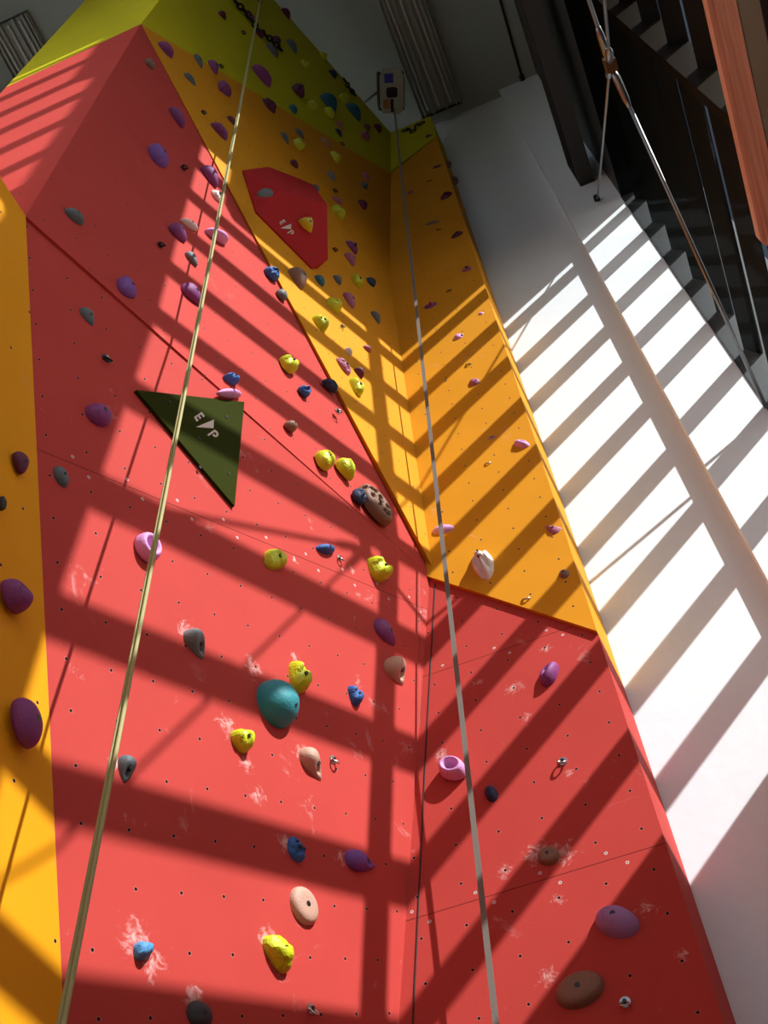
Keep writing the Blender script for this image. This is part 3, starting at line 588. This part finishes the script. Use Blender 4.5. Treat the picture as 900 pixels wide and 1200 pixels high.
HOLDS = """
114 487 35 29 10 oval purple .42 |large smooth purple hold left of the green triangle, on shaded red
102.5 371.5 26 17 62 drop slate .35 |grey teardrop hold with dark bolt, high on the shaded left red panel
71 559.5 28 19 70 oval slate .4 |small grey egg-shaped hold near the orange edge, left of the lit patch
24.5 542.5 28 20 85 drop maroon .35 |dark purple pointed hold on the shaded upper part of the left orange panel
3 590 18 10 85 oval dark .4 |black hold cut by the left edge of the picture, on the orange panel
17 698 44 36 35 jug purple .45 |plump purple jug on the left orange panel above the lit triangle
32 847 61 36 78 oval purple .36 |long oval purple hold with two holes, on the lit part of the orange panel
174 642 37 31 75 ring pink .45 |pink and purple ring-shaped pocket hold behind the doubled rope
230 755 40 27 62 horn gray .6 |grey beaked hold with washer, centre left of the red slab
147 902 35 25 95 horn slate .6 |grey rounded hold just right of the rope, lower left of the slab
282 869 32 31 10 facet lime .5 |angular yellow hold with chalk, lower left of the teal ball
351 794 40 30 80 facet lime .55 |yellow green ribbed hold touching the teal ball from above right
325.5 825.5 60 52 80 ball teal .5 |large teal ball-shaped hold in the middle of the red slab
416.5 815 26 20 70 facet blue .5 |small blue wedge-shaped hold right of the teal ball
465 786 36 29 60 horn tan .55 |pinkish tan horn hold with big hollow, right of the vertical shadow bar
451 741 38 22 50 drop purple .35 |shaded purple teardrop hold inside the vertical shadow bar
366 895 44 26 58 horn tan .6 |beige curved ear-shaped hold below right of the teal ball
346.5 996 33 24 75 rock blue .45 |blue knobbly round hold in the shadow bar, lower middle of the slab
420 1010 40 27 15 horn violet .5 |violet shaded hold in the crossing of two shadow bars
355 1062 48 34 62 pad tan .2 |flat pale tan oval hold, bottom middle of the red slab
327 1116 50 35 60 facet lime .5 |large yellow hold with raised curved ridges near the bottom of the slab
167 1114 30 22 -20 facet sky .55 |small light blue hold in a chalk smear, bottom left of the slab
232 1190 36 34 20 oval dark .3 |dark grey round hold cut by the bottom edge of the picture
322 656 30 26 -10 facet lime .4 |yellow striped fan-shaped hold above the middle of the slab
380 644 25 14 8 oval blue .55 |small blue flat hold with two holes next to a steel hanger
443 666 34 29 50 facet lime .55 |round yellow hold with cut grooves below the seam on the right
422 582 21 16 70 rock navy .5 |dark blue knobbly hold partly over the brown textured plate
441 591 56 25 55 plate brown .16 |long brown textured plate hold full of pockets beside the crease
407 549 29 20 58 facet lime .5 |yellow rounded hold in the shadow bar left of the brown plate
380.5 538 25 23 40 facet lime .5 |bright yellow shell-shaped hold, left neighbour in a pair on the red wall
340.5 499 16 14 20 oval brown .5 |small dark brown and beige hold on the edge of a shadow bar above the seam
268 461 30 12 6 oval pink .5 |pale pink flat edge hold resting just above the green triangle
271 443 20 14 20 facet blue .5 |blue hold in shadow right above the pink edge hold
357 457 16 15 30 rock blue .5 |blue knobbly hold on lit red, mid right of the upper red wall
387.5 450.5 21 13 40 facet navy .4 |navy blue rectangular hold in shadow at the red and orange border
340 426 24 20 60 facet lime .4 |yellow green leaf-shaped hold in a shadow bar of the upper red wall
418.5 453 24 16 62 facet lime .5 |yellow ridged hold on the sunlit orange strip, under two dark purple ones
421 436 15 13 40 tri maroon .5 |dark maroon triangular hold above the yellow ridged one on the orange strip
403 429 25 12 55 rock mauve .4 |pinkish long textured hold on the sunlit orange strip
408.5 412.5 12 9 60 oval white .5 |tiny pale hold with chalk on the sunlit orange strip
430 408.5 12 8 35 oval mauve .5 |tiny mauve hold at the right border of the sunlit orange stripes
226 344 32 18 48 drop purple .35 |purple pointed hold beside the rope, lowest of the purple ones in the sunlit stripes
149 337 29 22 40 drop violet .35 |purple teardrop hold alone on the shaded red left of the sunlit stripes
210 272 27 17 48 drop purple .4 |purple hold at the left border of the sunlit stripes
222 262.5 24 10 32 oval white .4 |white flat hold directly above the purple one at the stripes' left border
254 275 30 15 28 jug pink .5 |light pink and purple hold with dark shadow, left of the rope
225.5 303 21 11 55 drop gray .35 |small grey wing-shaped hold under the white flat hold
255 229 18 11 50 rock white .35 |small white striped hold left of the rope near the red wall's edge
248 206 30 16 58 drop purple .4 |purple hold at the top of the sunlit stripes, against the rope
186 182 32 22 40 drop violet .35 |violet rounded triangular hold with one bolt, on the shaded red face
209 137 29 13 58 oval purple .45 |narrow purple hold near the upper right border of the red wall
176 75 16 11 45 oval brown .3 |small dim brownish hold just below the peak of the red wall
87 253 28 16 35 oval slate .4 |grey green cap-shaped hold near the left ridge of the red wall
319 319.5 20 16 30 rock blue .5 |blue and white hold at the border of the red wall below the faceted volume
331 345 15 11 50 oval gray .4 |small grey white hold at the red border under the blue and white one
350 326 29 21 68 drop brown .45 |brown grey pointed hold right under the red faceted volume
375 329 16 11 60 oval deepteal .4 |blue hold right of the brown pointed one
392 357 22 17 50 facet lime .5 |yellow hold with chalky top, upper of two at the end of the sunlit orange
376.5 377.5 23 17 50 facet lime .5 |yellow hold lower left of its twin on the sunlit orange
410 352 22 13 65 drop mauve .35 |mauve teardrop hold on shaded orange right of the yellow pair
441 372 18 10 62 drop slate .35 |grey teardrop hold halfway between the yellow pair and the crease
419 329 19 14 60 facet lime .45 |yellow green oval hold on shaded orange between two dark blue holds
435 330 14 11 45 rock navy .4 |dark blue hold right of the yellow green oval one
396 328 14 10 60 rock slate .4 |blue grey knobbly hold left of the yellow green oval one
414 289 20 13 58 rock purple .4 |purple knobbly hold right of the faceted volume, above its pink neighbour
411 304 19 12 62 drop mauve .4 |pinkish grey hold touching the purple knobbly one from below
425 240 14 11 70 drop maroon .4 |maroon hold alone on orange, left of the crease
397 249 20 15 60 facet lime .45 |bright yellow green round hold at the right corner of the faceted volume
395 235 15 8 35 oval mauve .35 |dusty pink flat hold above the yellow green round one
388 206.5 14 9 62 oval gray .4 |small grey hold with bolt above a hanger, right of the volume
428.5 207 13 8 65 drop mauve .4 |small pink purple hold above a grey one near the crease
427 217.5 11 8 50 oval slate .4 |small grey hold just under the small pink purple one
369 221 13 10 45 oval slate .5 |blue black hold on the upper right edge of the faceted volume
344.5 193 13 10 65 tri maroon .4 |maroon diamond-shaped hold above the faceted volume
394 184 17 11 62 facet lime .45 |yellow green hold under the tan strip hold on upper orange
350.5 169 16 13 50 facet lime .45 |yellow green hold with a grey blade hold on top
351.5 157 16 8 52 drop slate .35 |grey blade-shaped hold sitting right on a yellow green one
381.5 167 18 9 42 oval clay .35 |tan long hold at the border of orange and yellow
397 156 13 7 60 drop navy .35 |dark blue pointed hold under a tan one on the yellow panel
398 147 15 8 50 oval clay .35 |tan hold directly above the dark blue pointed one
430 149 10 9 45 rock brown .4 |small brown hold above the pink purple one on yellow
428 160 14 11 60 tri mauve .4 |pink purple triangular hold low on the yellow panel
443 150.5 13 9 62 drop maroon .4 |maroon hold nearest the crease on the yellow panel
416 131 26 14 57 drop deepteal .35 |long blue teal hold on yellow, right of the teal half-moon
404 115 14 11 50 facet lime .4 |yellow green hold between the teal half-moon and the upper chain
387 120 27 17 57 drop deepteal .4 |teal half-moon shaped hold on the yellow panel
386 131.5 15 11 45 facet lime .4 |yellow green hold touching the lower tip of the teal half-moon
390.5 87 13 9 62 drop navy .4 |dark blue hold near the top border of yellow, above the teal ones
379 65 11 9 45 facet lime .4 |yellow green hold at the very top border of the yellow panel
366 124 14 12 50 facet lime .4 |yellow green hold left of the teal half-moon
343.5 128 13 10 45 facet deepteal .4 |small teal blue hold in the lower middle of the yellow panel
351 106 19 16 50 rock maroon .4 |dark purple faceted hold in the middle of the yellow panel
357 75 12 9 45 facet lime .4 |small yellow green hold right above the dark purple faceted one
343 54.5 21 10 60 drop slate .35 |grey half-moon hold at right of a pair on the yellow panel
319.5 59 21 9 52 oval slate .35 |grey narrow leaf-shaped hold, left of the grey half-moon
325 47.5 14 9 62 drop maroon .4 |maroon hold above the two grey leaf-shaped ones
336 16 16 9 58 drop maroon .4 |maroon hold at the top edge of the yellow panel
304 39 16 10 60 rock maroon .4 |dark purple hold on the chain right behind the rope
308 88 33 15 50 jug purple .35 |large purple winged hold on the yellow panel right of the rope
291 17 22 7 38 tri mauve .35 |pale pink triangular hold with dark rim near the top, left of the rope
261 18 13 9 52 drop maroon .4 |maroon hold high on yellow, left of the pale pink triangular one
304 1.5 7 6 45 drop maroon .4 |small maroon hold at the top edge of the picture behind the rope
316.5 123 22 13 50 rock maroon .4 |dark purple block-shaped hold at the border of yellow and orange
195 58 25 14 50 oval purple .45 |purple oval hold closest to the peak, on the orange strip
233 72 20 9 65 drop slate .35 |grey teardrop hold at the upper border of the orange strip
250.5 79 20 12 70 drop purple .4 |purple pointed hold straddling the yellow and orange border
223 93 20 9 48 drop slate .3 |grey leaf-shaped hold in the middle of the orange strip
263 105 23 15 62 tri purple .4 |purple shield-shaped hold on the orange strip, left of the rope
258 153 27 13 48 jug purple .4 |purple notched hold on orange left of the rope
272 142 16 8 50 drop maroon .4 |dark purple hold half hidden behind the rope
334 162 17 8 62 drop slate .35 |slim grey hold on the upper orange strip, left of the yellow green one
521 623 31 17 -8 oval pink .4 |pink purple flat hold behind the strap at the corner crease
568 665 44 27 75 rock white .6 |big white chalked rock-shaped hold casting a long shadow on orange
649 624 25 17 22 tri mauve .45 |mauve triangular hold at the right edge of the orange front panel
662 676 18 15 60 oval brown .55 |small brown knob hold near the lower right corner of the orange panel
613 523 23 15 10 jug pink .5 |pink white saddle-shaped hold near the right edge of the orange panel
578 516 21 12 -15 oval clay .25 |flat chalky pink brown hold lying in a shadow bar on orange
557 451 16 15 30 ball mauve .45 |round dark pink hold with three holes, with a thin diagonal shadow
523 449.5 11 10 30 rock dark .4 |small dark grey hold in a shadow bar near the strap
541 396 20 12 -15 horn pink .5 |pink white hold with pointed shadow, second lit stripe from the top
565 370 10 9 0 ball pink .5 |small pale knob with a thin tapering shadow near the right edge
505 359.5 21 13 -25 rock purple .45 |purple block hold at the lower limit of the dark orange area beside the strap
548 317 17 12 -28 rock mauve .4 |pink striped shell-shaped hold at the right of the dark orange area
536 277 19 11 -30 rock maroon .45 |dark purple double-lobed hold near the right edge of orange
508 263 24 8 -14 oval brown .3 |flat greyish brown long hold right of the strap
523 231 18 12 -28 rock maroon .45 |dark purple ribbed hold, upper right of the orange front panel
516 212 8 4 -20 oval maroon .4 |small thin maroon hold between two bigger purple ones
513 197 16 8 -20 rock maroon .4 |flat purple hold below the yellow front panel
481 228 10 9 -20 oval mauve .2 |faint pinkish chalked hold touching the strap
503 161 12 9 -25 rock maroon .45 |dark purple angular hold on the yellow front panel
498 151 11 5 -20 oval brown .4 |brown flat hold at the top of the yellow front panel
493 165 7 4 -10 oval dark .4 |tiny black hold left of the purple one on the yellow front panel
644 791 33 22 -60 jug purple .5 |purple upright hold in the middle of the red front panel
530.5 901 36 29 20 ring pink .55 |pink ring-shaped pocket hold left of the strap with a long shadow
576 931 23 15 65 oval navy .5 |small dark blue oval hold right of the strap in a shadow bar
643.5 1004 27 25 0 pad brown .35 |round brown disc hold with a central bolt on the red front panel
724 1082 54 40 15 oval lilac .5 |large lilac and violet hold half in sun, lower right
680 1161 60 44 -25 pad brown .3 |large flat brown oval hold near the bottom right
"""
for ln in HOLDS.strip().split('\n'):
    a_, d_ = ln.split('|'); x, y, w, h, an, kd, co, pr = a_.split()
    hold(float(x), float(y), float(w), float(h), float(an), kd, co, float(pr), d_)
# holds sitting on the red volume and on the side face of the front panel
PRV2 = Plane(rim[0], rim[1], I1)
hold(310, 226, 20, 11, -5, 'oval', 'slate', .4, 'dim grey hold on the upper left face of the red faceted volume', PRV2)
hold(357.5, 262, 21, 19, 20, 'tri', 'olive', .45, 'dull yellow rounded hold bolted to the red faceted volume', PRV)
PS = Plane((xf, YR, 0), (xf, YR, 5), (xb, 4.08, 5))
def side_hold(x, y, desc, r):
    o = Vector((xf, YR+.1, 0)); rr = ray(x, y); c = rr*((YR+.1)/rr.y); c.x = xf+.012
    vs, fs_ = hold_mesh('oval', Vector((0, r, 0)), Vector((0, 0, r)), Vector((1, 0, 0)), r*1.1, 5)
    tag(obj('climbing_hold', [v+c for v in vs], fs_, HM['brown'], None, c, True), desc, 'climbing hold')
side_hold(535, 211, 'small brown knob sticking out of the right side of the orange front panel', .05)
side_hold(529.5, 191, 'small dark knob on the panel side just above the brown one', .04)
for x, y, s, d, dk in ((127.5, 417, 14, 'black bolt hanger alone on the shaded red left panel', 1), (394, 888, 13, 'steel bolt hanger right of the beige curved hold', 0), (401, 652, 10, 'small steel bolt hanger right of the small blue flat hold', 0),
    (398, 480, 10, 'bolt hanger at the border of red and orange below the navy hold', 0), (369, 1180, 16, 'steel bolt hanger at the bottom edge, right of the dark round hold', 0), (218, 194, 9, 'dark bolt hanger left of the top sunlit stripe', 1),
    (191, 284, 10, 'dark bolt hanger left of the plump purple hold at the stripes', 1), (403, 380.5, 7, 'small bolt hanger in the shadow bar right of the lower yellow twin hold', 0), (394, 291, 7, 'dark bolt hanger right of the red faceted volume', 1),
    (393.5, 222, 7, 'dark bolt hanger under the small grey hold, right of the volume', 1), (402, 167.5, 6, 'dark bolt hanger near the orange and yellow border', 1), (286, 37, 7, 'dark bolt hanger on the yellow panel under the pale pink hold', 1),
    (260, 76, 7, 'dark bolt hanger right of the purple hold that straddles the border', 1), (240, 130, 7, 'dark bolt hanger on the orange strip left of the notched purple hold', 1),
    (617, 699, 13, 'steel bolt hanger at the lower border of the orange front panel', 0), (572, 541, 10, 'steel bolt hanger under the flat chalky hold on orange', 0), (549, 426, 9, 'dark bolt hanger in a shadow bar above the round pink hold', 1),
    (526, 340, 8, 'dark bolt hanger low in the dark part of the orange front panel', 1), (514, 268.5, 7, 'dark bolt hanger under the flat greyish brown hold', 1), (503.5, 212, 7, 'dark bolt hanger left of the small thin maroon hold', 1),
    (658, 889, 14, 'steel bolt hanger on the red front panel with a ring-shaped shadow', 0), (731, 1171, 16, 'shaded steel bolt hanger right of the large flat brown hold', 0)):
    hanger(x, y, s, d, dark=bool(dk))
chain([(277, 3), (291, 17), (303, 35), (316, 45), (328, 57)], 'black anchor chain across the top of the yellow panel behind the rope', PT, 13)
chain([(404, 94), (411, 105), (415, 110)], 'short black anchor chain at the upper border of the yellow panel', PT, 5)
chain([(475, 153), (484, 154), (494, 145)], 'small black anchor chain on the yellow front panel under the ceiling', PR, 5)

# ---------------------------------------------------------------- light
w = bpy.data.worlds.new('world'); bpy.context.scene.world = w; w.use_nodes = True; t = w.node_tree; bg = t.nodes['Background']
sk = t.nodes.new('ShaderNodeTexSky'); sk.sky_type = 'NISHITA'; sk.sun_disc = False; sdir = Vector((1, -.6, TAN)).normalized()
sk.sun_elevation = math.asin(sdir.z); sk.sun_rotation = math.atan2(sdir.x, sdir.y); sk.air_density = 1.; sk.dust_density = 2.
hs = t.nodes.new('ShaderNodeHueSaturation'); hs.inputs['Saturation'].default_value = .7; t.links.new(sk.outputs[0], hs.inputs['Color'])
t.links.new(hs.outputs[0], bg.inputs[0]); bg.inputs[1].default_value = .15
sd = bpy.data.lights.new('sun', 'SUN'); so = bpy.data.objects.new('sun', sd); C.objects.link(so); sd.energy = 8.0; sd.angle = RAD(.6); sd.color = (1, .99, .985)
so.rotation_euler = sdir.to_track_quat('Z', 'Y').to_euler(); so.location = sdir*30
for o in bpy.data.objects:
    if '_org' in o: del o['_org']
vs_ = bpy.context.scene.view_settings; vs_.view_transform = 'Standard'; vs_.look = 'None'; vs_.exposure = 0; vs_.gamma = 1; vs_.use_curve_mapping = False
